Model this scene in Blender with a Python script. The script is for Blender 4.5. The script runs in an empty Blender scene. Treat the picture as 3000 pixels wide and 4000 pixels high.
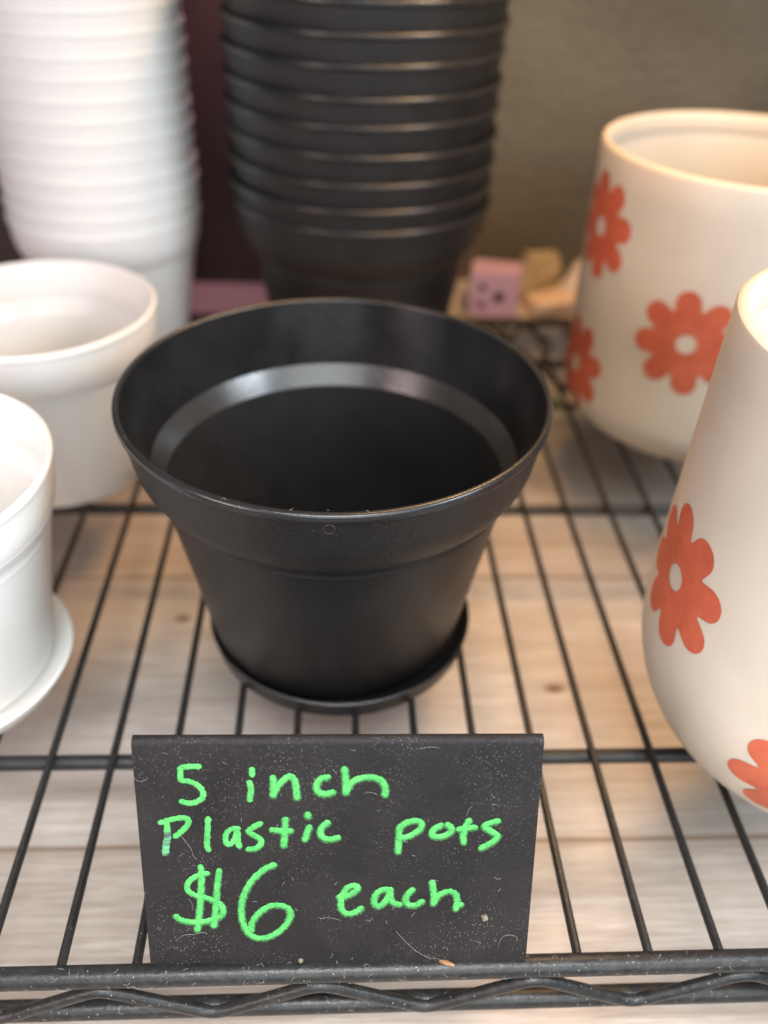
import bpy, bmesh, math, random
from mathutils import Vector, Matrix
random.seed(7)
K = 0.0195                       # metres per unit (one unit = the spacing of the shelf wires)
C = bpy.context.scene.collection
sc = bpy.context.scene
PI = math.pi

# ------------------------------------------------------------------ camera
F_PX, PITCH, ROLL, YAW, HGT = 3403.878, 0.645071, -0.042619, 0.066408, 12.016
def cam_axes():
    cy, sy, cp, sp = math.cos(YAW), math.sin(YAW), math.cos(PITCH), math.sin(PITCH)
    f = Vector((sy*cp, cy*cp, -sp)); r = Vector((cy, -sy, 0)); d = f.cross(r)
    cr, sr = math.cos(ROLL), math.sin(ROLL)
    return cr*r + sr*d, -sr*r + cr*d, f
CR, CD, CF = cam_axes()
CAM_O = Vector((0, 0, HGT))
cd = bpy.data.cameras.new('camera'); cam = bpy.data.objects.new('camera', cd); C.objects.link(cam)
m = Matrix(((CR.x, -CD.x, -CF.x, 0), (CR.y, -CD.y, -CF.y, 0), (CR.z, -CD.z, -CF.z, HGT*K), (0, 0, 0, 1)))
cam.matrix_world = m
cd.sensor_fit = 'VERTICAL'; cd.sensor_height = 24; cd.lens = 24*F_PX/4000
cd.clip_start = 0.01; cd.clip_end = 20
cd.dof.use_dof = True; cd.dof.focus_distance = 11.35*K; cd.dof.aperture_fstop = 3.9; cd.dof.aperture_blades = 0
sc.camera = cam
def ray(x, y):                                   # photo pixel -> direction
    return CR*((x-1500)/F_PX) + CD*((y-2000)/F_PX) + CF
def at_z(x, y, z=0.0):
    v = ray(x, y); return CAM_O + v*((z-HGT)/v.z)
def at_y(x, y, Y):
    v = ray(x, y); return CAM_O + v*(Y/v.y)

# ------------------------------------------------------------------ light
w = bpy.data.worlds.new('World'); sc.world = w; w.use_nodes = True
bg = w.node_tree.nodes['Background']; bg.inputs[0].default_value = (0.86, 0.92, 1.0, 1); bg.inputs[1].default_value = 0.15
def area(name, loc, target, sx, sy, energy, col, spread=180):
    l = bpy.data.lights.new(name, 'AREA'); l.shape = 'RECTANGLE'; l.size = sx*K; l.size_y = sy*K
    l.energy = energy*K*K; l.color = col; l.spread = math.radians(spread)
    o = bpy.data.objects.new(name, l); C.objects.link(o)
    o.location = Vector(loc)*K
    o.rotation_euler = (Vector(target)-Vector(loc)).to_track_quat('-Z', 'Y').to_euler()
    return o
def spot(name, loc, target, energy, col, ang, blend=0.8, rad=1.0):
    l = bpy.data.lights.new(name, 'SPOT'); l.energy = energy*K*K; l.color = col
    l.spot_size = math.radians(ang); l.spot_blend = blend; l.shadow_soft_size = rad*K
    o = bpy.data.objects.new(name, l); C.objects.link(o); o.location = Vector(loc)*K
    o.rotation_euler = (Vector(target)-Vector(loc)).to_track_quat('-Z', 'Y').to_euler()
    return o
area('shop_window', (6, -26, 18), (0, 12, 2), 42, 24, 7400, (0.91, 0.965, 1.0), 120)
area('left_pink_fill', (-21, -6, 11), (-2, 14, 3), 10, 12, 1900, (1.0, 0.76, 0.76), 110)  # soft pink fill added from the left, not a real window
area('right_window', (21, 2, 19), (1, 12, 3), 10, 9, 3000, (0.80, 0.91, 1.0), 110)
area('ceiling_light', (0, -5, 24), (0, 3, 0), 18, 8, 2300, (0.97, 0.99, 1.0), 70)
spot('warm_spot', (6.2, 19.5, 18), (6.0, 20.0, 0), 11000, (1.0, 0.57, 0.23), 130, 0.9, 2.0)
spot('warm_spot', (3.0, 15.5, 18), (2.2, 15.0, -2.5), 9000, (1.0, 0.53, 0.18), 72, 1.0, 2.6)  # second spot, added to spread warm light over the middle planks
spot('grow_lamp', (-3.4, 26.6, 15), (-3.6, 28.3, 0), 2800, (1.0, 0.36, 0.50), 70, 0.9, 0.8)
sc.view_settings.view_transform = 'Standard'; sc.view_settings.look = 'None'
sc.view_settings.gamma = 1; sc.view_settings.use_curve_mapping = False; sc.view_settings.exposure = 0

# ------------------------------------------------------------------ helpers
def link(name, bm, mats, parent=None, smooth=True, sharp=0.6):
    bmesh.ops.recalc_face_normals(bm, faces=bm.faces)
    for e in bm.edges:
        if len(e.link_faces) == 2 and e.calc_face_angle(0) > sharp: e.smooth = False
    for v in bm.verts: v.co *= K
    me = bpy.data.meshes.new(name); bm.to_mesh(me); bm.free()
    for mt in (mats if isinstance(mats, (list, tuple)) else [mats]): me.materials.append(mt)
    if smooth:
        me.polygons.foreach_set('use_smooth', [True]*len(me.polygons)); me.update()
    o = bpy.data.objects.new(name, me); C.objects.link(o)
    if parent: o.parent = parent
    return o
def tag(o, label=None, cat=None, group=None, kind=None):
    if label: o['label'] = label
    if cat: o['category'] = cat
    if group: o['group'] = group
    if kind: o['kind'] = kind
    return o
def thing(name, label, cat, loc=(0, 0, 0), rz=0, group=None):
    o = bpy.data.objects.new(name, None); C.objects.link(o); o.empty_display_size = 0.01
    o.location = Vector(loc)*K; o.rotation_euler = (0, 0, rz)
    return tag(o, label, cat, group)
def dup(root, loc, rz, label):
    r = root.copy(); C.objects.link(r); r.location = Vector(loc)*K; r.rotation_euler = (0, 0, rz); r['label'] = label
    r.rotation_euler = (random.uniform(-.004, .004), random.uniform(-.004, .004), rz)
    for ch in list(root.children):
        c = ch.copy(); C.objects.link(c); c.parent = r
    return r
def rounded(prof, cuts):
    """bevel profile corners: cuts[i] = (amount, steps)"""
    out = []
    n = len(prof)
    for i, p in enumerate(prof):
        if i in cuts and 0 < i < n-1:
            a, st = cuts[i]
            p = Vector(p); A = Vector(prof[i-1]); B = Vector(prof[i+1])
            da = min(a, (A-p).length*0.49); db = min(a, (B-p).length*0.49)
            q0 = p+(A-p).normalized()*da; q1 = p+(B-p).normalized()*db
            for k in range(st+1):
                t = k/st
                out.append(tuple(q0*(1-t)**2 + p*2*t*(1-t) + q1*t*t))
        else: out.append(tuple(p))
    return out
def lathe(bm, prof, seg=128, closed=False, mat=None, wob=None):
    rings = []
    for (r, z) in prof:
        if r < 1e-5: rings.append([bm.verts.new((0, 0, z))]); continue
        rings.append([bm.verts.new((r*math.cos(2*PI*k/seg), r*math.sin(2*PI*k/seg), z)) for k in range(seg)])
    pairs = list(zip(range(len(rings)-1), range(1, len(rings))))
    if closed: pairs.append((len(rings)-1, 0))
    for n, (i, j) in enumerate(pairs):
        a, b = rings[i], rings[j]
        for k in range(seg):
            k2 = (k+1) % seg
            if len(a) == 1 and len(b) == 1: continue
            if len(a) == 1: f = bm.faces.new((a[0], b[k], b[k2]))
            elif len(b) == 1: f = bm.faces.new((a[k], a[k2], b[0]))
            else: f = bm.faces.new((a[k], a[k2], b[k2], b[k]))
            if mat: f.material_index = mat(prof[i], prof[j])
def crom(pts, n=8):
    P = [Vector(p) for p in pts]
    if len(P) < 3: return [P[0].lerp(P[-1], k/n) for k in range(n+1)]
    Q = [P[0]*2-P[1]] + P + [P[-1]*2-P[-2]]
    out = []
    for i in range(1, len(Q)-2):
        a, b, c, d = Q[i-1:i+3]
        for k in range(n):
            t = k/n
            out.append(0.5*((2*b)+(c-a)*t+(2*a-5*b+4*c-d)*t*t+(3*b-a-3*c+d)*t**3))
    out.append(P[-1]); return out
def tube(bm, pts, r, seg=12, cap=True):
    pts = [Vector(p) for p in pts]
    n = len(pts); rings = []
    up = Vector((0, 0, 1))
    for i, p in enumerate(pts):
        t = (pts[min(i+1, n-1)]-pts[max(i-1, 0)]).normalized()
        ref = up if abs(t.dot(up)) < 0.95 else Vector((1, 0, 0))
        s = t.cross(ref).normalized(); u = s.cross(t)
        rr = r[i] if isinstance(r, (list, tuple)) else r
        rings.append([bm.verts.new(p + s*rr*math.cos(2*PI*k/seg) + u*rr*math.sin(2*PI*k/seg)) for k in range(seg)])
    for a, b in zip(rings, rings[1:]):
        for k in range(seg): bm.faces.new((a[k], a[(k+1) % seg], b[(k+1) % seg], b[k]))
    if cap and seg > 2:
        bm.faces.new(rings[0][::-1]); bm.faces.new(rings[-1])
def box(bm, lo, hi):
    v = [bm.verts.new((x, y, z)) for x in (lo[0], hi[0]) for y in (lo[1], hi[1]) for z in (lo[2], hi[2])]
    for f in ((0, 1, 3, 2), (4, 6, 7, 5), (0, 4, 5, 1), (2, 3, 7, 6), (0, 2, 6, 4), (1, 5, 7, 3)): bm.faces.new([v[i] for i in f])

# ------------------------------------------------------------------ materials
class NT:
    def __init__(s, name):
        s.m = bpy.data.materials.new(name); s.m.use_nodes = True; s.t = s.m.node_tree
        s.b = s.t.nodes['Principled BSDF']
        tc = s.t.nodes.new('ShaderNodeTexCoord'); mp = s.t.nodes.new('ShaderNodeMapping')
        mp.inputs['Scale'].default_value = (1/K,)*3
        s.t.links.new(tc.outputs['Object'], mp.inputs['Vector']); s.co = mp.outputs['Vector']
    def n(s, typ, **kw):
        nd = s.t.nodes.new(typ)
        for k, v in kw.items(): setattr(nd, k, v)
        return nd
    def l(s, a, b): s.t.links.new(a, b)
    def scaled(s, sc3):
        mp = s.n('ShaderNodeMapping'); mp.inputs['Scale'].default_value = sc3; s.l(s.co, mp.inputs['Vector']); return mp.outputs['Vector']
    def noise(s, scale, detail=4, rough=0.55, vec=None, dist=0):
        nd = s.n('ShaderNodeTexNoise'); nd.inputs['Scale'].default_value = scale; nd.inputs['Detail'].default_value = detail
        nd.inputs['Roughness'].default_value = rough; nd.inputs['Distortion'].default_value = dist
        s.l(vec or s.co, nd.inputs['Vector']); return nd.outputs['Fac']
    def voro(s, scale, vec=None, feat='F1', out='Distance', rnd=1.0):
        nd = s.n('ShaderNodeTexVoronoi', feature=feat); nd.inputs['Scale'].default_value = scale; nd.inputs['Randomness'].default_value = rnd
        s.l(vec or s.co, nd.inputs['Vector']); return nd.outputs[out]
    def ramp(s, fac, stops):
        nd = s.n('ShaderNodeValToRGB'); e = nd.color_ramp.elements
        while len(e) < len(stops): e.new(0.5)
        for el, (p, c) in zip(e, stops): el.position = p; el.color = (*c, 1) if len(c) == 3 else c
        s.l(fac, nd.inputs['Fac']); return nd.outputs['Color']
    def mix(s, fac, a, b, mode='MIX'):
        nd = s.n('ShaderNodeMix', data_type='RGBA', blend_type=mode)
        for i, v in ((0, fac), (6, a), (7, b)):
            if hasattr(v, 'links'): s.l(v, nd.inputs[i])
            elif i == 0: nd.inputs[0].default_value = v
            else: nd.inputs[i].default_value = (*v, 1)
        return nd.outputs[2]
    def math(s, op, a, b=0.0, c=0.0):
        nd = s.n('ShaderNodeMath', operation=op)
        for i, v in enumerate((a, b, c)):
            if hasattr(v, 'links'): s.l(v, nd.inputs[i])
            else: nd.inputs[i].default_value = v
        return nd.outputs[0]
    def bump(s, h, dist, strength=1.0, prev=None):
        nd = s.n('ShaderNodeBump'); nd.inputs['Distance'].default_value = dist*K; nd.inputs['Strength'].default_value = strength
        s.l(h, nd.inputs['Height'])
        if prev: s.l(prev, nd.inputs['Normal'])
        return nd.outputs['Normal']
    def set(s, **kw):
        for k, v in kw.items():
            i = s.b.inputs[k.replace('_', ' ')]
            if hasattr(v, 'links'): s.l(v, i)
            elif isinstance(v, tuple): i.default_value = (*v, 1) if len(v) == 3 else v
            else: i.default_value = v
        return s.m

def plastic(name, col, rough, grain=0.0, dust=0.0, sss=0.0, gscale=14, var=0.12):
    t = NT(name)
    n1 = t.noise(1.6, 5)
    base = t.mix(t.ramp(n1, [(0.35, (0, 0, 0)), (0.7, (1, 1, 1))]), col, tuple(min(1, c*(1+var)+0.002*(var > 0.05)) for c in col))
    rg = t.math('MULTIPLY_ADD', n1, 0.16 if var > 0.05 else 0.04, rough-(0.08 if var > 0.05 else 0.02))
    if dust:
        d = t.math('LESS_THAN', t.voro(9), 0.055)
        d2 = t.math('GREATER_THAN', t.noise(2.3, 3), 0.47)
        base = t.mix(t.math('MULTIPLY', t.math('MULTIPLY', d, d2), dust), base, (0.42, 0.40, 0.36))
    t.set(Base_Color=base, Roughness=rg)
    if grain:
        g = t.bump(t.noise(gscale, 3, 0.6, dist=0.6), grain)
        t.set(Normal=g)
    if sss:
        t.set(Subsurface_Weight=sss); t.b.inputs['Subsurface Radius'].default_value = (1, .95, .85); t.b.inputs['Subsurface Scale'].default_value = 0.25*K
    return t.m
M_BLK_COLLAR = plastic('black_plastic_grained', (0.0085, 0.0082, 0.0082), 0.36, 0.015, 0.35, gscale=32)
M_BLK_RIM = plastic('black_plastic_glossy_lip', (0.014, 0.0138, 0.014), 0.25, 0.003, 0.6, gscale=26)
M_BLK_BODY = plastic('black_plastic_satin', (0.0065, 0.0065, 0.0068), 0.40, 0.006, 0.25, gscale=30)
M_BLK_LOW = plastic('black_plastic_inside_lower', (0.009, 0.009, 0.0092), 0.62, 0.002, 0.0, gscale=22)
M_BLK_LOW.node_tree.nodes['Principled BSDF'].inputs['Specular IOR Level'].default_value = 0.22
M_BLK_LEDGE = plastic('black_plastic_polished_step', (0.020, 0.020, 0.020), 0.26, 0.0025, 0.5, gscale=5)
M_BLK_LEDGE.node_tree.nodes['Principled BSDF'].inputs['Specular IOR Level'].default_value = 0.8
M_BLK_IN = plastic('black_plastic_inside', (0.008, 0.0082, 0.0086), 0.19, 0.002, 0.0, gscale=22)
M_WHT = plastic('white_plastic', (0.77, 0.755, 0.72), 0.31, 0.0, 0.0, 0.2, var=0.02)
def metal_black(name, dust):
    t = NT(name)
    nn = t.noise(5, 5)
    d = t.math('LESS_THAN', t.voro(11), 0.11)
    d2 = t.math('GREATER_THAN', t.noise(3.1, 4), 0.45)
    haze = t.ramp(t.noise(7, 6, 0.7), [(0.45, (0.014, 0.0135, 0.013)), (0.75, (0.048, 0.046, 0.042))])
    base = t.mix(t.math('MULTIPLY', t.math('MULTIPLY', d, d2), dust), t.mix(dust, (0.014, 0.0135, 0.0135), haze), (0.34, 0.32, 0.28))
    t.set(Base_Color=base, Roughness=t.math('MULTIPLY_ADD', nn, 0.25, 0.26), Normal=t.bump(t.noise(9, 4), 0.012), Specular_IOR_Level=0.35)
    return t.m
M_RAIL = metal_black('black_coated_metal_dusty', 0.55)
M_WIRE = metal_black('black_coated_metal', 0.25)
def sign_mat():
    t = NT('black_vinyl_sign')
    specks = t.math('LESS_THAN', t.voro(13), 0.065)
    specks2 = t.math('LESS_THAN', t.voro(30, t.scaled((1, 1, 0.6))), 0.19)
    dens = t.ramp(t.noise(1.2, 4, 0.6), [(0.42, (0.05,)*3), (0.66, (1, 1, 1))])
    dv = t.n('ShaderNodeRGBToBW'); t.l(dens, dv.inputs[0])
    base = t.ramp(t.noise(0.9, 5), [(0.3, (0.0100, 0.0088, 0.0092)), (0.75, (0.0200, 0.0174, 0.0176))])
    base = t.mix(t.math('MULTIPLY', t.math('MULTIPLY', specks2, dv.outputs[0]), 0.38), base, (0.30, 0.29, 0.28))
    base = t.mix(t.math('MULTIPLY', t.math('MULTIPLY', specks, dv.outputs[0]), 0.6), base, (0.48, 0.46, 0.43))
    b1 = t.bump(t.noise(17, 3, 0.6, t.scaled((1.0, 1.0, 0.6)), 0.5), 0.018)
    t.set(Base_Color=base, Roughness=t.math('MULTIPLY_ADD', t.noise(6, 4), 0.2, 0.48), Normal=b1, Specular_IOR_Level=0.22)
    return t.m
M_SIGN = sign_mat()
def ink_mat():
    t = NT('green_chalk_marker')
    c = t.ramp(t.noise(26, 3, 0.7), [(0.30, (0.035, 0.22, 0.05)), (0.5, (0.075, 0.42, 0.09)), (0.75, (0.10, 0.48, 0.12))])
    c = t.mix(t.ramp(t.noise(5, 4, 0.6), [(0.42, (0.5,)*3), (0.58, (0, 0, 0))]), c, (0.030, 0.22, 0.05))
    t.set(Base_Color=c, Roughness=0.85, Normal=t.bump(t.noise(30, 2), 0.012)); return t.m
M_INK = ink_mat()
def halo_mat():
    t = NT('thin_green_ink_edge')
    c = t.ramp(t.noise(34, 4, 0.7), [(0.36, (0.012, 0.014, 0.012)), (0.60, (0.030, 0.165, 0.040))])
    t.set(Base_Color=c, Roughness=0.7); return t.m
M_HALO = halo_mat()
def smudge_mat():
    t = NT('smudged_green_marker')
    c = t.ramp(t.noise(8, 4, 0.7, t.scaled((0.5, 1, 3.0))), [(0.42, (0.05, 0.07, 0.065)), (0.62, (0.09, 0.42, 0.16))])
    t.set(Base_Color=c, Roughness=0.8); return t.m
M_SMUDGE = smudge_mat()
def vase_mat():
    t = NT('cream_glazed_ceramic')
    c = t.ramp(t.noise(0.8, 5), [(0.3, (0.565, 0.505, 0.41)), (0.75, (0.63, 0.565, 0.465))])
    sp = t.math('LESS_THAN', t.voro(3.1), 0.02)
    c = t.mix(t.math('MULTIPLY', sp, 0.5), c, (0.45, 0.38, 0.28))
    t.set(Base_Color=c, Roughness=0.42, Normal=t.bump(t.noise(5, 3), 0.002)); return t.m
M_VASE = vase_mat()
def flower_mat():
    t = NT('terracotta_orange_print')
    c = t.ramp(t.noise(2.2, 6, 0.65), [(0.3, (0.46, 0.090, 0.045)), (0.7, (0.60, 0.140, 0.070))])
    sp = t.math('MULTIPLY', t.math('LESS_THAN', t.voro(10), 0.10), t.math('GREATER_THAN', t.noise(2.7, 3), 0.52))
    c = t.mix(t.math('MULTIPLY', sp, 0.5), c, (0.36, 0.07, 0.03))
    t.set(Base_Color=c, Roughness=0.5, Normal=t.bump(t.noise(14, 3), 0.003)); return t.m
M_FLOWER = flower_mat()
SEAMS = [at_z(1500, 3303, -2.5).y, at_z(1500, 2262, -2.5).y]
PW = SEAMS[1]-SEAMS[0]
KNOTS = [at_z(715, 2415, -2.5), at_z(2165, 2690, -2.5)]
def plank_mat(name, top):
    t = NT(name)
    sx = t.n('ShaderNodeSeparateXYZ'); t.l(t.co, sx.inputs[0])
    yy = t.math('DIVIDE', t.math('SUBTRACT', sx.outputs[1], SEAMS[0]), PW)
    idx = t.math('FLOOR', yy); fr = t.math('SUBTRACT', yy, idx)
    cx = t.n('ShaderNodeCombineXYZ')
    t.l(t.math('MULTIPLY_ADD', idx, 7.3, sx.outputs[0]), cx.inputs[0]); t.l(sx.outputs[1], cx.inputs[1]); t.l(t.math('MULTIPLY', idx, 3.1), cx.inputs[2])
    mp = t.n('ShaderNodeMapping'); mp.inputs['Scale'].default_value = (0.16, 1.9, 1); t.l(cx.outputs[0], mp.inputs[0])
    g1 = t.noise(1.0, 7, 0.62, mp.outputs[0], 0.9)
    mp2 = t.n('ShaderNodeMapping'); mp2.inputs['Scale'].default_value = (0.5, 11, 1); t.l(cx.outputs[0], mp2.inputs[0])
    g2 = t.noise(1.0, 5, 0.7, mp2.outputs[0], 0.3)
    mp3 = t.n('ShaderNodeMapping'); mp3.inputs['Scale'].default_value = (1.2, 26, 1); t.l(cx.outputs[0], mp3.inputs[0])
    g3 = t.noise(1.0, 4, 0.7, mp3.outputs[0], 0.2)
    blotch = t.noise(0.23, 3, 0.5, cx.outputs[0])
    col = t.ramp(g1, [(0.28, (0.42, 0.385, 0.34)), (0.5, (0.58, 0.555, 0.515)), (0.75, (0.68, 0.66, 0.625))])
    col = t.mix(t.ramp(g2, [(0.35, (0.8,)*3), (0.60, (0, 0, 0))]), col, (0.33, 0.28, 0.24))
    col = t.mix(t.math('MULTIPLY', t.ramp(blotch, [(0.4, (0, 0, 0)), (0.65, (1, 1, 1))]), 0.35), col, (0.46, 0.40, 0.36))
    col = t.mix(t.ramp(g3, [(0.36, (0.55,)*3), (0.52, (0, 0, 0))]), col, (0.40, 0.35, 0.30))
    wn = t.n('ShaderNodeTexWhiteNoise', noise_dimensions='1D'); t.l(idx, wn.inputs['W'])
    tint = t.ramp(wn.outputs['Value'], [(0.0, (0.80, 0.72, 0.66)), (1.0, (1.0, 1.0, 1.0))])
    col = t.mix(1.0, col, tint, 'MULTIPLY')
    for kn in KNOTS:
        vd = t.n('ShaderNodeVectorMath', operation='SUBTRACT'); t.l(t.co, vd.inputs[0]); vd.inputs[1].default_value = (kn.x, kn.y, top)
        vs = t.n('ShaderNodeVectorMath', operation='MULTIPLY'); t.l(vd.outputs[0], vs.inputs[0]); vs.inputs[1].default_value = (2.6, 4.2, 1)
        ln = t.n('ShaderNodeVectorMath', operation='LENGTH'); t.l(vs.outputs[0], ln.inputs[0])
        f = t.ramp(t.math('ADD', ln.outputs['Value'], t.math('MULTIPLY', g1, 0.5)), [(0.50, (0.9,)*3), (1.05, (0, 0, 0))])
        col = t.mix(f, col, (0.10, 0.055, 0.03))
    seam = t.math('LESS_THAN', t.math('ABSOLUTE', t.math('SUBTRACT', fr, 0.0)), 0.013)
    col = t.mix(t.math('MULTIPLY', seam, 0.85), col, (0.20, 0.13, 0.08))
    t.set(Base_Color=col, Roughness=t.math('MULTIPLY_ADD', g2, 0.25, 0.42), Normal=t.bump(g2, 0.02))
    return t.m
M_PLANK = plank_mat('weathered_wood_planks', -2.5)
M_LEDGE = plank_mat('wood_ledge', -0.08)
def wall_mat():
    t = NT('olive_painted_wall')
    n1 = t.noise(2.6, 6, 0.62); n2 = t.noise(0.35, 3)
    c = t.ramp(n2, [(0.3, (0.125, 0.104, 0.068)), (0.7, (0.162, 0.137, 0.093))])
    b = t.bump(n1, 0.15); t.set(Base_Color=c, Roughness=0.55, Normal=t.bump(t.noise(9, 4, 0.6), 0.05, 1.0, b)); return t.m
M_WALL = wall_mat()
def simple(name, col, rough=0.6, var=0.15, scale=2.0, bump=0.01):
    t = NT(name); n = t.noise(scale, 5)
    t.set(Base_Color=t.ramp(n, [(0.3, tuple(c*(1-var) for c in col)), (0.7, tuple(min(1, c*(1+var)) for c in col))]), Roughness=rough, Normal=t.bump(n, bump)); return t.m
M_DIM_PANEL = simple('dim_wall_maroon', (0.050, 0.030, 0.027), 0.6, 0.25, 0.4)  # colour of the added panel that darkens the wall behind the stacks
M_PURPLE = simple('lilac_card', (0.64, 0.42, 0.60), 0.5, 0.08)
M_DOT = simple('dark_print', (0.06, 0.035, 0.05), 0.6)
M_PEACH = simple('peach_paper', (0.80, 0.60, 0.45), 0.55, 0.12, 1.3)
M_PALE = simple('pale_paper', (0.86, 0.78, 0.72), 0.5, 0.06, 1.5)
M_TAN = simple('tan_kraft', (0.48, 0.38, 0.22), 0.6, 0.15, 1.5)
M_LEAF = simple('green_leaf', (0.05, 0.12, 0.025), 0.5, 0.3, 3)
M_LINT = simple('lint', (0.30, 0.29, 0.27), 0.9)
M_CRUMB = simple('dull_crumb', (0.17, 0.14, 0.10), 0.9, 0.5, 18)
M_HUSK = simple('tan_husk', (0.26, 0.13, 0.055), 0.7, 0.4, 12)

# ------------------------------------------------------------------ setting
bm = bmesh.new(); box(bm, (-26, -4, -3.1), (30, 34, -2.5))
tag(link('floor', bm, M_PLANK, smooth=False), kind='structure', label='pale weathered wood planks under the wire shelf')
bm = bmesh.new(); box(bm, (-26, 26.62, -2.496), (30, 29.996, -0.08))
tag(link('ledge', bm, M_LEDGE, smooth=False), kind='structure', label='wooden ledge along the wall behind the wire shelf')
bm = bmesh.new(); box(bm, (-26, 30.0, -3.1), (30, 31.0, 22))
tag(link('wall', bm, M_WALL, smooth=False), kind='structure', label='textured olive wall behind the shelf')
bm = bmesh.new(); box(bm, (-26, 29.3, -0.078), (0.4, 29.55, 19)); bmesh.ops.bevel(bm, geom=bm.edges[:], offset=0.03, segments=2, affect='EDGES')
tag(link('dim_wall_panel', bm, M_DIM_PANEL, smooth=False), 'added dark maroon panel standing in for the dim wall behind the two tall stacks', 'dim_wall_panel')  # panel added in place of the unlit wall between and behind the stacks

# ------------------------------------------------------------------ wire shelf
X0 = -4.681
XL, XR = -15.0, 17.2
sh = thing('wire_shelf', 'black coated wire shelf with a zigzag front edge carrying the pots', 'shelf', (0, 0, 0))
def part_tube(name, pts, r, mat, seg=14, label=None):
    b = bmesh.new(); tube(b, pts, r, seg); o = link(name, b, mat, sh)
    if label: o['label'] = label
    return o
YF, YB = 5.68, 26.3
part_tube('front_rail', [(XL, YF, -0.03), (XR, YF, -0.03)], 0.15, M_RAIL, 20)
part_tube('lower_rail', [(XL, YF, -0.96), (XR, YF, -0.96)], 0.145, M_RAIL, 20)
part_tube('rear_rail', [(XL, YB, -0.03), (XR, YB, -0.03)], 0.15, M_WIRE, 16)
def zigzag(Y, per, ph, zt, zb, r):
    pts = []; x = XL; n = int((XR-XL)/0.06)
    for i in range(n+1):
        x = XL + (XR-XL)*i/n
        u = ((x-ph)/per) % 1.0
        tri = 1-abs(2*u-1)*2          # -1 at the valley, +1 at the peak
        s = math.sin(math.asin(max(-1, min(1, tri*0.96)))) if False else max(-0.86, min(0.86, tri))
        # soften the bends
        s = tri if abs(tri) < 0.7 else math.copysign(0.7 + 0.16*math.sin(min(1, (abs(tri)-0.7)/0.3)*PI/2), tri)
        pts.append((x, Y, (zt+zb)/2 + (zt-zb)/2*s/0.86))
    return pts
part_tube('truss_wire', zigzag(YF-0.10, 2.95, -1.69, -0.22, -0.90, 0.085), 0.088, M_RAIL, 14)
for py in (2964, 1991, 1415):
    y = at_z(1500, py, -0.19).y
    part_tube('cross_bar', [(XL, y, -0.19), (XR, y, -0.19)], 0.13, M_WIRE, 14)
for k in range(-10, 22):
    x = X0+k
    part_tube('wire', [(x, YF+0.06, 0), (x, 12, random.uniform(-.01, .01)), (x+random.uniform(-.015, .015), 19, 0), (x, YB-0.05, 0)], 0.068, M_WIRE, 10)
# a little fluff caught on the front rail
def lint_mesh(spots, lo=0.02, hi=0.11, r=0.0018):
    b = bmesh.new()
    for p, n in spots:
        p = Vector(p); n = Vector(n).normalized()
        a = n.orthogonal().normalized(); c = n.cross(a); th = random.uniform(0, 2*PI); L = random.uniform(lo, hi)
        d = a*math.cos(th)+c*math.sin(th); e = -a*math.sin(th)+c*math.cos(th); cv = random.uniform(-0.5, 0.5)
        pts = [p+n*(0.004+0.03*math.sin(PI*t)*random.random())+d*(t-0.5)*L+e*cv*L*(t-0.5)**2*2 for t in (0, .2, .4, .6, .8, 1)]
        tube(b, pts, r, 4)
    return b
spots = []
for i in range(90):
    a = random.uniform(-0.3, 1.9); n = Vector((0, -math.cos(a), math.sin(a)))
    spots.append((Vector((random.uniform(-5.5, 6.8), YF, -0.03))+n*0.15, n))
for i in range(26):
    a = random.uniform(0.2, 1.6); n = Vector((0, -math.cos(a), math.sin(a)))
    spots.append((Vector((random.uniform(-5, 6), YF, -0.96))+n*0.145, n))
tag(link('lint', lint_mesh(spots), M_LINT, sh), kind='stuff')

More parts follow.
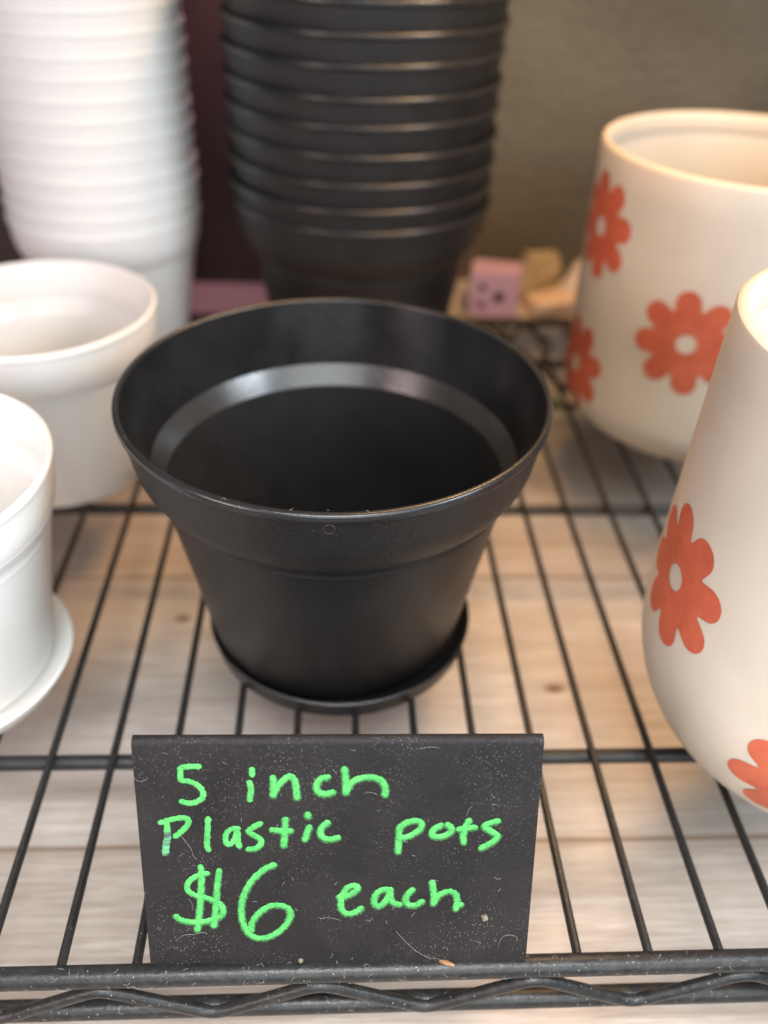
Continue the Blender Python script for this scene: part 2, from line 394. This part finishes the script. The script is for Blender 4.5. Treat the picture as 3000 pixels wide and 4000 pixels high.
# ------------------------------------------------------------------ plant pots
def pot_parts(root, R, H, zb, rcb, rbt, rb, th, m_col, m_body, m_in, lip, m_low=None, m_ledge=None, m_rim=None, seg=160):
    """collar (upper band with rim and inner ledge) and body, in the pot's own frame"""
    ti = th
    rim_in = R-(0.115 if ti > 0.08 else 0.092)
    dz = H-zb
    led_u = (rbt+0.105, zb+0.20); led_l = (rbt-ti*1.15, zb-0.17)
    cl = lambda z: rcb+(R-lip-0.012-rcb)*(z-zb-0.25)/(dz-0.165-0.25)      # straight flank of the collar
    b0, b1, b2 = Vector((rbt+0.014, zb-0.004)), Vector((cl(zb+0.27), zb+0.25)), Vector((cl(zb+0.60), zb+0.60))
    bez = lambda q: tuple(b0*(1-q)**2+b1*2*q*(1-q)+b2*q*q)
    prof = [led_l, (rbt-0.004, zb-0.166), (rbt-0.002, zb-0.012), (rbt+0.014, zb-0.004), ] + [bez(q/10) for q in range(1, 11)] + [(R-lip-0.012, H-0.165)] + [(R-lip*0.5-0.004+(lip*0.5+0.004)*math.sin(q), H-0.09-0.055*math.cos(q)) for q in (0.3, 0.5, 0.7, 0.9, 1.1, 1.3, PI/2)] + [(R-0.055+0.055*math.cos(q), H-0.06+0.06*math.sin(q)) for q in [PI/2*i/9 for i in range(10)]] + [(rim_in+0.045-0.045*math.sin(q), H-0.045+0.045*math.cos(q)) for q in [PI/2*i/9 for i in range(1, 10)]] + [led_u]
    def mi(a, b):
        inner = (a[0]+b[0])/2
        return 1 if (b is not None and (a in inn or b in inn2)) else 0
    n = len(prof)
    b = bmesh.new()
    P = prof
    k0 = P.index(min(P, key=lambda q: abs(q[1]-(H-0.045))+abs(q[0]-rim_in)))
    inner_set = set(range(k0, len(P)))
    lathe(b, P, seg, closed=True, mat=lambda p, q: 2 if P.index(p) == len(P)-1 else 1 if (P.index(p) in inner_set) else 3 if p[1] > H-0.15 else 0)
    link('collar', b, [m_col, m_in, m_ledge or m_in, m_rim or m_col], root, sharp=0.21)
    b = bmesh.new()
    prof = [(0, 0.0), (rb-0.08, 0.0), (rb, 0.07), (rbt, zb-0.02), (rbt-0.01, zb-0.168), (led_l[0]+0.002, zb-0.172)]
    prof = [(0, 0.04), (rb*0.75, 0.04), (rb*0.8, 0.0), (rb-0.06, 0.0), (rb, 0.07), (rbt, zb-0.03), (rbt-0.006, zb-0.172), (led_l[0]+0.001, zb-0.174), (rb-ti*1.1+0.02, 0.16), (rb-ti-0.1, 0.10), (0, 0.10)]
    idx = {round(p[1], 5): i for i, p in enumerate(prof)}
    lathe(b, prof, seg, mat=lambda p, q: 1 if prof.index(p) >= 7 else 0)
    link('body', b, [m_body, m_low or m_in], root)
BP = dict(R=3.455, H=4.85, zb=3.46, rcb=3.235, rbt=2.925, rb=2.30, th=0.085, m_col=M_BLK_COLLAR, m_body=M_BLK_BODY, m_in=M_BLK_IN, m_low=M_BLK_LOW, m_ledge=M_BLK_LEDGE, m_rim=M_BLK_RIM, lip=0.05)
WP = dict(R=2.557, H=4.10, zb=3.02, rcb=2.475, rbt=2.33, rb=1.83, th=0.075, m_col=M_WHT, m_body=M_WHT, m_in=M_WHT, lip=0.02)
def saucer(name, label, loc, rz, Rt, Rb, h, mat):
    b = bmesh.new()
    prof = [(0, 0.10), (Rb-0.25, 0.10), (Rb-0.20, 0.0), (Rb-0.08, 0.0), (Rb, 0.05), (Rt-0.02, h-0.06), (Rt, h-0.02), (Rt-0.03, h), (Rt-0.08, h-0.03), (Rb-0.10, 0.24), (Rb-0.22, 0.18), (Rb-0.45, 0.18), (Rb-0.50, 0.33), (0, 0.33)]
    lathe(b, rounded(prof, {5: (0.03, 2), 10: (0.08, 4)}), 160)
    o = link(name, b, mat); o.location = Vector(loc)*K; o.rotation_euler = (0, 0, rz)
    return tag(o, label, 'saucer')
ZT = 0.072
# the black pot on its saucer
PX, PY = 0.008, 12.311
saucer('saucer', 'shallow black plastic saucer under the empty black pot', (PX+0.055, PY, ZT-0.002), 0, 2.47, 2.40, 0.42, M_BLK_BODY)
pot = thing('plant_pot', 'empty black plastic pot in a black saucer behind the price sign', 'plant pot', (PX-0.03, PY, ZT+0.345))
pot.rotation_euler = (0, -0.004, 0)
pot_parts(pot, **BP)
sp = []
for i in range(40):                                  # fluff along the front of the rim
    a = random.gauss(-PI/2-0.1, 0.42); n = Vector((math.cos(a), math.sin(a), 0.0)); up = Vector((0, 0, 1))
    e = random.random()
    if e < 0.12:
        p = n*random.uniform(3.33, 3.42)+up*(4.852); nn = up+n*0.2
    else:
        z = random.uniform(3.7, 4.84); p = n*(3.12+(z-3.46)/(4.70-3.46)*0.285+0.012); nn = n
    sp.append((p, nn))
o = link('lint', lint_mesh(sp, 0.02, 0.07, 0.0018), M_LINT, pot); tag(o, kind='stuff')
b = bmesh.new()                                       # the one round fibre below the rim
rp = []
for i in range(26):
    a = 2*PI*i/24; cxx = 0.075*math.cos(a)*(1+0.1*math.sin(3*a)); czz = 0.075*math.sin(a)
    z = 4.66+czz; rr = 3.41; an = -PI/2-0.02+cxx/rr
    rp.append((rr*math.cos(an)+0.0, rr*math.sin(an)-0.035, z-0.03))
tube(b, rp, 0.0013, 4); tag(link('fibre', b, M_CRUMB, pot), label='tiny curled pale fibre below the rim')

# the tall nested stack of black pots
SX, SY = 0.61, 23.74
ordinal = ['bottom', 'second', 'third', 'fourth', 'fifth', 'sixth', 'seventh', 'eighth', 'ninth', 'tenth', 'eleventh', 'twelfth', 'thirteenth', 'fourteenth', 'fifteenth']
def lab(k, colour):
    if k == 0: return f'lowest {colour} plastic pot holding up the tall nested {colour} stack'
    return f'{ordinal[k]} {colour} plastic pot from the bottom of the tall nested {colour} stack'
proto = None
for k in range(10):
    loc = (SX+random.uniform(-.02, .02), SY+random.uniform(-.02, .02), ZT-0.10+0.61*k+(0.10 if k == 0 else 0.0))
    if k == 0:
        proto = thing('plant_pot', lab(0, 'black'), 'plant pot', loc, 0.3, 'nested stack of black pots')
        pot_parts(proto, **BP)
    else: dup(proto, (loc[0], loc[1], loc[2]+random.uniform(-.025, .025)), random.uniform(0, 6), lab(k, 'black'))
# white pots
WX, WY = -6.35, 24.27
wproto = None
for k in range(14):
    loc = (WX+random.uniform(-.015, .015), WY+random.uniform(-.015, .015), ZT+0.455*k)
    if k == 0:
        wproto = thing('plant_pot', lab(0, 'white'), 'plant pot', loc, 0.2, 'nested stack of white pots')
        pot_parts(wproto, **WP)
    else: dup(wproto, loc, random.uniform(0, 6), lab(k, 'white'))
o = dup(wproto, (-6.479, 17.711, ZT), 1.0, 'single white plastic pot without saucer, in front of the white stack'); del o['group']
saucer('saucer', 'white plastic saucer under the white pot nearest the camera', (-6.936, 11.061, ZT), 0, 2.18, 1.98, 0.44, M_WHT)
o = dup(wproto, (-6.936, 11.061, ZT+0.335), 2.0, 'white plastic pot in a white saucer, nearest the camera at the left edge'); del o['group']

# ------------------------------------------------------------------ vases
def vase_prof(rr, h, rb, zb, r0):
    lo = [(r0+(rb-r0)*math.sin(a), zb*(1-math.cos(a))) for a in [PI/2*i/14 for i in range(15)]]
    up = [(rb+(rr-rb)*i/8, zb+(h-zb)*i/8) for i in range(1, 9)]
    return lo+up
def make_vase(label, loc, V, flowers, FR, lipw=0.26):
    rr, h, rb, zb, r0 = V
    root = thing('vase', label, 'vase', loc)
    pr = vase_prof(*V); pr[-1] = (rr, h-0.10)
    T = lipw
    prof = [(0, 0.06), (r0*0.8, 0.06), (r0*0.86, 0.0)] + pr
    prof += [(rr-0.02, h-0.035), (rr-T*0.3, h), (rr-T*0.65, h), (rr-T+0.03, h-0.03), (rr-T, h-0.10), (rr-T-0.02, h-0.42), (rr-T+0.03, h-0.52)]
    inn = [(max(0.1, r-T), max(z, 0.35)) for r, z in pr[::-1][1:]]
    prof += [q for q in inn if q[1] < h-0.6] + [(0, 0.35)]
    b = bmesh.new(); lathe(b, prof, 160); link('body', b, M_VASE, root)
    zs = [p[1] for p in pr]; rs = [p[0] for p in pr]
    # arc length along the outside profile, so prints keep their shape over the curve
    arc = [0.0]
    for i in range(1, len(pr)): arc.append(arc[-1]+math.hypot(rs[i]-rs[i-1], zs[i]-zs[i-1]))
    def at_arc(s):
        s = max(0, min(arc[-1], s))
        for i in range(1, len(arc)):
            if s <= arc[i]+1e-9:
                t = (s-arc[i-1])/(arc[i]-arc[i-1]); r = rs[i-1]+(rs[i]-rs[i-1])*t; z = zs[i-1]+(zs[i]-zs[i-1])*t
                nx, nz = zs[i]-zs[i-1], -(rs[i]-rs[i-1]); L = math.hypot(nx, nz); return r, z, nx/L, nz/L
    def arc_of(z):
        for i in range(1, len(zs)):
            if z <= zs[i]: return arc[i-1]+(arc[i]-arc[i-1])*(z-zs[i-1])/(zs[i]-zs[i-1])
        return arc[-1]
    def pt(u, v, th0, s0, off):
        r, z, nx, nz = at_arc(s0+v)
        th = th0+u/r
        return Vector(((r+off*nx)*math.cos(th), (r+off*nx)*math.sin(th), z+off*nz))
    for (thd, z0, rot) in flowers:
        b = bmesh.new(); th0 = math.radians(thd); s0 = arc_of(z0); NA, NR = 192, 14
        jit = [random.uniform(0.94, 1.05) for _ in range(8)]
        rings = []
        for i in range(NR+1):
            ring = []
            for k in range(NA):
                a = 2*PI*k/NA; ph = (a-rot)/(2*PI/8); c8 = abs(((ph+0.5) % 1.0)-0.5)*2    # 0 petal axis .. 1 notch
                pj = jit[int(math.floor(ph+0.5)) % 8]
                dl = c8*PI/8; ld, la = 0.775, 0.235; dt = math.asin(la/ld)*0.93
                lob = lambda q: ld*math.cos(q)+math.sqrt(max(0, la*la-(ld*math.sin(q))**2))
                if dl <= dt: tip = lob(dl)
                else:
                    q = (dl-dt)/(PI/8-dt); tip = lob(dt)+(0.66-lob(dt))*math.sin(q*PI/2)
                ro = FR*(tip if tip < 0.68 else 0.68+(tip-0.68)*pj)
                ri = FR*0.19*(1+0.04*math.sin(2*a+rot))
                r = ri+(ro-ri)*i/NR
                ring.append(b.verts.new(pt(r*math.cos(a), r*math.sin(a), th0, s0, 0.012)))
            rings.append(ring)
        for A, B in zip(rings, rings[1:]):
            for k in range(NA): b.faces.new((A[k], A[(k+1) % NA], B[(k+1) % NA], B[k]))
        link('flower_print', b, M_FLOWER, root)
    return root
make_vase('cream vase with orange flowers, farther from the camera, beside the purple box', (9.436, 20.309, ZT),
          (3.44, 6.998, 3.383, 1.185, 2.073), [(-171.5, 5.3, 0.2), (-120.5, 3.52, 0.17), (-173, 1.78, 0.3), (-70, 5.4, 0.1), (-60, 1.7, 0.4), (150, 3.5, 0.2), (30, 3.6, 0)], 1.2, 0.17)
make_vase('cream vase with orange flowers, nearer the camera, cut off by the right edge', (7.816, 9.365, ZT),
          (2.888, 7.542, 2.981, 2.624, 1.037), [(-178, 3.8, 0.25), (-119.5, 1.98, 0.2), (-118, 5.9, 0.1), (-62, 3.8, 0.3), (120, 3.9, 0)], 1.10)

# ------------------------------------------------------------------ price sign
S_BL, S_BR = at_z(588, 3769, 0.085), at_z(2052, 3767, 0.085)
S_TL, S_TR = at_y(508, 2872, 6.88), at_y(2129, 2866, 6.80)
ex = (S_BR-S_BL).normalized()
ez = ((S_TL+S_TR)/2-(S_BL+S_BR)/2).normalized(); nrm = ex.cross(ez).normalized()      # faces the camera
if nrm.y > 0: nrm = -nrm
sg = thing('price_sign', 'black folded price sign with green handwriting, standing against the front rail', 'price sign', tuple((S_BL+S_BR)/2))
org = (S_BL+S_BR)/2
# front panel, rolled top fold and hidden rear leg: one bent sheet
b = bmesh.new()
Hs = ((S_TL+S_TR)/2-org).length
sec = []      # (u along ez, v along -nrm)
for i in range(13): sec.append((Hs*i/12*0.958, 0.0))
RF = 0.085
for i in range(1, 9):
    a = i/8*math.radians(140); sec.append((Hs*0.958+RF*math.sin(a), RF-RF*math.cos(a)))
u0, v0 = sec[-1]; dirx = (math.cos(math.radians(140)), math.sin(math.radians(140)))
# rear leg down to the wires
def P3(u, v, s):
    L = S_BL.lerp(S_BR, s) ; T = S_TL.lerp(S_TR, s)
    return L + (T-L)*(u/Hs) - nrm*v
need = None
for t in [i*0.02 for i in range(400)]:
    q = P3(u0+dirx[0]*t, v0+dirx[1]*t, 0.5)
    if q.z < 0.10: need = t; break
for i in range(1, 7): sec.append((u0+dirx[0]*need*i/6, v0+dirx[1]*need*i/6))
NS = 24
th = 0.035
def shell(off):
    rows = []
    for i, (u, v) in enumerate(sec):
        a = sec[max(i-1, 0)]; c = sec[min(i+1, len(sec)-1)]
        du, dv = c[0]-a[0], c[1]-a[1]; L = math.hypot(du, dv); nu, nv = dv/L, -du/L     # outward (towards camera on the front)
        rows.append([b.verts.new(P3(u+nu*off, v+nv*off, k/NS)-org) for k in range(NS+1)])
    return rows
A, B = shell(0.0), shell(-th)
for R_ in (A, B):
    for r0, r1 in zip(R_, R_[1:]):
        for k in range(NS): b.faces.new((r0[k], r0[k+1], r1[k+1], r1[k]))
n = len(A)
for i in range(n-1):
    for k in (0, NS): b.faces.new((A[i][k], A[i+1][k], B[i+1][k], B[i][k]))
for i in (0, n-1):
    for k in range(NS): b.faces.new((A[i][k], A[i][k+1], B[i][k+1], B[i][k]))
o = link('panel', b, M_SIGN, sg)
def c1(u, v): return (500+u/1.952, 2820+v/1.952)
def c2(u, v): return (1250+u/1.8433, 2820+v/1.8433)
def on_sign(px, py):
    d = ray(px, py); t = (org-CAM_O).dot(nrm)/d.dot(nrm); return CAM_O+d*t-org
LINE1 = [(c1, [(540,338),(470,338),(405,350),(400,390),(405,440),(460,450),(530,480),(570,530),(568,575),(530,605),(470,618),(410,605)]),
 (c1, [(945,362),(946,400)]), (c1, [(925,462),(938,510),(930,590)]),
 (c1, [(1105,422),(1107,490),(1106,555)]), (c1, [(1108,552),(1150,480),(1200,428),(1240,412),(1275,460),(1290,572)]),
 (c1, [(1520,417),(1470,432),(1437,480),(1450,528),(1500,546),(1562,534)]),
 (c2, [(176,336),(186,420),(186,505)]), (c2, [(188,502),(230,432),(300,402),(380,396),(440,420),(470,470),(468,520)])]
LINE2 = [(c1, [(250,765),(330,742),(420,730),(460,745),(450,790),(400,840),(365,868)]),
 (c1, [(295,770),(300,800),(300,820)]),
 (c1, [(611,738),(606,850),(603,940),(614,972)]),
 (c1, [(838,812),(790,816),(750,850),(745,910),(772,935),(810,900),(832,835),(838,900),(848,943)]),
 (c1, [(1005,772),(940,812),(920,837),(960,862),(1010,892),(1010,930),(970,963),(922,968)]),
 (c1, [(1200,742),(1196,850),(1186,938)]), (c1, [(1102,820),(1170,828),(1238,828)]),
 (c1, [(1370,702),(1372,716)]), (c1, [(1382,800),(1366,842),(1350,890)]),
 (c1, [(1520,766),(1480,800),(1466,840),(1490,880),(1540,892),(1598,880)]),
 (c2, [(572,760),(567,850),(562,928)]), (c2, [(573,758),(620,722),(690,709),(730,727),(718,772),(650,815),(592,834)]),
 (c2, [(870,742),(822,770),(806,808),(840,825),(900,815),(945,785),(940,752),(918,738)]),
 (c2, [(1072,706),(1046,760),(1031,820),(1034,862)]), (c2, [(1002,770),(1060,762),(1112,756)]),
 (c2, [(1278,711),(1202,735),(1188,757),(1240,790),(1278,825),(1230,870),(1162,904)])]
LINE3 = [(c1, [(553,1102),(560,1160),(556,1300),(546,1450),(530,1580)]), (c1, [(695,1132),(681,1250),(671,1400),(655,1550)]),
 (c1, [(600,1152),(540,1166),(482,1200),(452,1240),(462,1288),(520,1320),(620,1345),(690,1375),(724,1420),(714,1468),(660,1500),(560,1522),(460,1520),(392,1500),(370,1480)]),
 (c1, [(1112,1087),(1040,1120),(950,1200),(892,1300),(866,1400),(875,1520),(920,1608),(990,1644),(1080,1634),(1180,1570),(1234,1490),(1228,1430),(1170,1397),(1080,1402),(992,1460),(946,1530),(940,1583)]),
 (c2, [(140,1256),(200,1250),(258,1215),(270,1186),(236,1176),(192,1196),(162,1250),(150,1310),(165,1360),(210,1380),(268,1360),(295,1340)]),
 (c2, [(508,1206),(450,1206),(402,1240),(390,1290),(410,1323),(450,1310),(490,1260),(504,1217),(510,1270),(530,1300),(572,1311)]),
 (c2, [(664,1206),(630,1240),(616,1280),(640,1315),(690,1315),(733,1290)]),
 (c2, [(806,1152),(820,1230),(817,1303)]), (c2, [(818,1300),(860,1242),(930,1217),(975,1237),(988,1290),(978,1342)]), (c2, [(985,1320),(1014,1312)])]
def ink(name, strokes, hw0=0.038, mat=M_INK):
    b = bmesh.new()
    for cf, pts, wide in [(c, p, True) for c, p in strokes]+[(c, p, False) for c, p in strokes]:
        P = crom([on_sign(*cf(*p)) for p in pts], 9)
        hw = (hw0*1.42 if wide else hw0)
        if wide: P = [q-ez*0.012 for q in P]
        # extend half a width at each end for the round nib
        n = len(P); L = [0.0]
        for i in range(1, n): L.append(L[-1]+(P[i]-P[i-1]).length)
        tot = L[-1]; ph = random.uniform(0, 9)
        t0 = (P[1]-P[0]).normalized(); t1 = (P[-1]-P[-2]).normalized()
        ext0 = [(P[0]-t0*hw*math.cos(a), math.sin(a)) for a in (0.12, 0.45, 0.8, 1.2)]
        ext1 = [(P[-1]+t1*hw*math.cos(a), math.sin(a)) for a in (1.2, 0.8, 0.45, 0.12)]
        full = ext0+[(p, 1.0) for p in P]+ext1
        rows = []
        lift = random.uniform(0.0, 0.004)
        for i, (p, wf) in enumerate(full):
            a = full[max(i-1, 0)][0]; c = full[min(i+1, len(full)-1)][0]; t = (c-a).normalized(); s = t.cross(nrm).normalized()
            wv = hw*wf*(1+0.07*math.sin(i*1.3+ph)+0.05*math.sin(i*2.9+ph))
            sk = random.uniform(-0.005, 0.005); sk2 = random.uniform(-0.005, 0.005)
            rows.append([b.verts.new(p+s*(x*wv+(sk if x < -0.9 else sk2 if x > 0.9 else 0))+nrm*((h*(0.6+0.4*wf)+lift) if not wide else h*0.12+0.001+lift*0.3)) for x, h in ((-1, 0.003), (-0.72, 0.012), (0, 0.016), (0.72, 0.012), (1, 0.003))])
        for r0, r1 in zip(rows, rows[1:]):
            for k in range(4): b.faces.new((r0[k], r0[k+1], r1[k+1], r1[k])).material_index = 1 if wide else 0
        for rw in (rows[0], rows[-1]): b.faces.new(rw).material_index = 1 if wide else 0
    return link(name, b, [mat, M_HALO], sg)
ink('handwriting', LINE1)['label'] = 'green handwritten line reading 5 inch'
ink('handwriting', LINE2)['label'] = 'green handwritten line reading Plastic pots'
ink('handwriting', LINE3)['label'] = 'green handwritten line reading $6 each'
ink('handwriting', [(c1, [(300,824),(302,870),(292,930),(285,998)])], 0.046, M_SMUDGE)['label'] = 'smudged stem of the letter P'
spots = []
for i in range(36):
    s = random.random(); u = Hs*0.96*random.random()**1.15
    spots.append((P3(u, 0, s)-org+nrm*0.002, nrm))
tag(link('lint', lint_mesh(spots, 0.02, 0.09, 0.0017), M_LINT, sg), kind='stuff')
b = bmesh.new()
for pts in ([(548,1505),(620,1580),(700,1650),(780,1690),(840,1700),(890,1715)], [(1280,1620),(1300,1560),(1345,1530),(1410,1540),(1418,1575)], [(1055,675),(1070,630),(1098,600)], [(710,190),(790,178),(860,182)], [(0,1410),(60,1405),(120,1415),(145,1425)], [(330,500),(380,505),(412,520)]):
    tube(b, crom([on_sign(*c2(*p))+nrm*0.012 for p in pts], 6), 0.0015, 5)
for pts in ([(405,860),(450,920),(485,970),(500,1020),(530,1045)], [(365,1665),(430,1620),(510,1615),(560,1600),(605,1608)], [(720,300),(755,318)], [(25,405),(90,450),(150,430)], [(460,1340),(490,1380),(497,1430)]):
    tube(b, crom([on_sign(*c1(*p))+nrm*0.012 for p in pts], 6), 0.0015, 5)
tag(link('fibre', b, M_LINT, sg), kind='stuff')
def speck(px, py, r, mat, name, label):
    b = bmesh.new(); bmesh.ops.create_icosphere(b, subdivisions=2, radius=r)
    for v in b.verts: v.co *= random.uniform(0.8, 1.15)
    p = on_sign(px, py)+nrm*r*0.5
    for v in b.verts: v.co += p
    o = link(name, b, mat, sg); o['label'] = label
speck(*c1(1315, 1812), 0.036, M_CRUMB, 'speck', 'round pale crumb at the bottom edge of the sign')
speck(*c2(1186, 1398), 0.048, M_CRUMB, 'speck', 'pale spot on the lower right of the sign')
# dry husk on the front rail
b = bmesh.new(); bmesh.ops.create_icosphere(b, subdivisions=2, radius=1.0)
for v in b.verts: v.co = Vector((v.co.x*0.13, v.co.y*0.035, v.co.z*0.028+0.02*v.co.x))
o = link('dry_husk', b, M_HUSK); hp = at_z(*c2(905, 1735), 0.13); o.location = Vector((hp.x, hp.y, 0.145))*K; o.rotation_euler = (0, 0, -0.45)
tag(o, 'tiny brown dry husk lying on the front rail below the sign', 'husk')

# ------------------------------------------------------------------ small things at the back
bx = thing('small_box', 'small lilac card box with dark printed dots beside the black stack', 'box', (5.15, 27.2, -0.078), -0.20)
b = bmesh.new(); box(b, (-0.80, -0.45, 0.0), (0.80, 0.75, 1.5)); bmesh.ops.bevel(b, geom=b.edges[:], offset=0.03, segments=2, affect='EDGES')
link('carton', b, M_PURPLE, bx, smooth=False)
for (x, z, r) in ((-0.38, 1.0, 0.13), (-0.38, 0.40, 0.13), (0.16, 0.72, 0.19)):
    b = bmesh.new()
    for i in range(2): pass
    bmesh.ops.create_circle(b, cap_ends=True, segments=20, radius=r)
    for v in b.verts: v.co = Vector((x+v.co.x, -0.456, z+v.co.y))
    link('printed_dot', b, M_DOT, bx)
pb = pk = thing('paper_packet', 'crumpled peach and pale paper packet behind the far flower vase', 'packet', (7.45, 27.3, -0.078), 0.1)
def lump(name, prof_pts, depth, mat, seed):
    random.seed(seed); b = bmesh.new(); n = len(prof_pts)
    fr = [b.verts.new((x, -depth/2+random.uniform(-.12, .12), z)) for x, z in prof_pts]
    bk = [b.verts.new((x*0.96+random.uniform(-.05, .05), depth/2+random.uniform(-.1, .1), z*0.94)) for x, z in prof_pts]
    cf = b.verts.new((sum(p[0] for p in prof_pts)/n, -depth/2-0.2, sum(p[1] for p in prof_pts)/n)); cb = b.verts.new((sum(p[0] for p in prof_pts)/n, depth/2+0.15, sum(p[1] for p in prof_pts)/n))
    for i in range(n):
        j = (i+1) % n
        b.faces.new((fr[i], fr[j], cf)); b.faces.new((bk[j], bk[i], cb)); b.faces.new((fr[i], bk[i], bk[j], fr[j]))
    bmesh.ops.subdivide_edges(b, edges=b.edges[:], cuts=2, use_grid_fill=True, fractal=0.35, seed=seed)
    return link(name, b, mat, pb, smooth=False)
lump('bag', [(-0.95, 0), (0.95, 0), (1.0, 0.9), (0.55, 1.0), (-0.2, 0.62), (-0.9, 0.45)], 0.9, M_PEACH, 3)
lump('flap', [(-0.05, 0.62), (0.5, 0.78), (1.02, 0.9), (1.1, 1.75), (0.75, 1.85), (0.3, 1.4)], 0.6, M_PALE, 5)
pk.scale = (1.22, 1.0, 1.15)
random.seed(11)
tp = thing('kraft_pouch', 'tan kraft pouch leaning between the lilac box and the peach packet', 'pouch', (6.75, 28.25, -0.078), 0.15)
pb2 = pb; pb = tp
lump('pouch', [(-0.75, 0), (0.75, 0), (0.7, 1.2), (0.5, 1.75), (-0.5, 1.8), (-0.7, 1.1)], 0.5, M_TAN, 8)
random.seed(12)
# black wire mesh lying on the deck
b = bmesh.new()
x0, x1 = 3.7, 6.55
ys = [20.55, 22.0, 23.5, 25.0]
for r in range(4):
    Y = ys[r]; pts = []
    for i in range(40):
        x = x0+(x1-x0)*i/39
        pts.append((x, Y+0.55*math.sin(2*PI*(x-x0)/1.25+PI*r)*(0 if r == 0 else 1), 0.15+0.02*r))
    tube(b, pts, 0.085, 8)
o = link('wire_mesh', b, M_WIRE); tag(o, 'black wavy wire mesh lying on the shelf between black pots and far vase', 'wire mesh')
b = bmesh.new()
for i in range(9):
    t = i/8; wd = 0.17*math.sin(PI*min(1, t*0.96+0.02))
    b.verts.new((-wd, t*0.85, 0.05*math.sin(3*t))); b.verts.new((0, t*0.85, 0.05*math.sin(3*t)-0.03)); b.verts.new((wd, t*0.85, 0.05*math.sin(3*t)+0.01))
b.verts.ensure_lookup_table()
for i in range(8):
    for k in range(2): b.faces.new((b.verts[3*i+k], b.verts[3*i+k+1], b.verts[3*i+4+k], b.verts[3*i+3+k]))
bmesh.ops.solidify(b, geom=b.faces[:], thickness=0.015)
o = link('leaf', b, M_LEAF); lp = at_z(2195, 1572, 0.26); o.location = Vector((lp.x-0.1, lp.y-0.4, 0.26))*K; o.rotation_euler = (0.05, 0, 0.5)
tag(o, 'small fallen green leaf on the wire mesh beside the far vase', 'leaf')
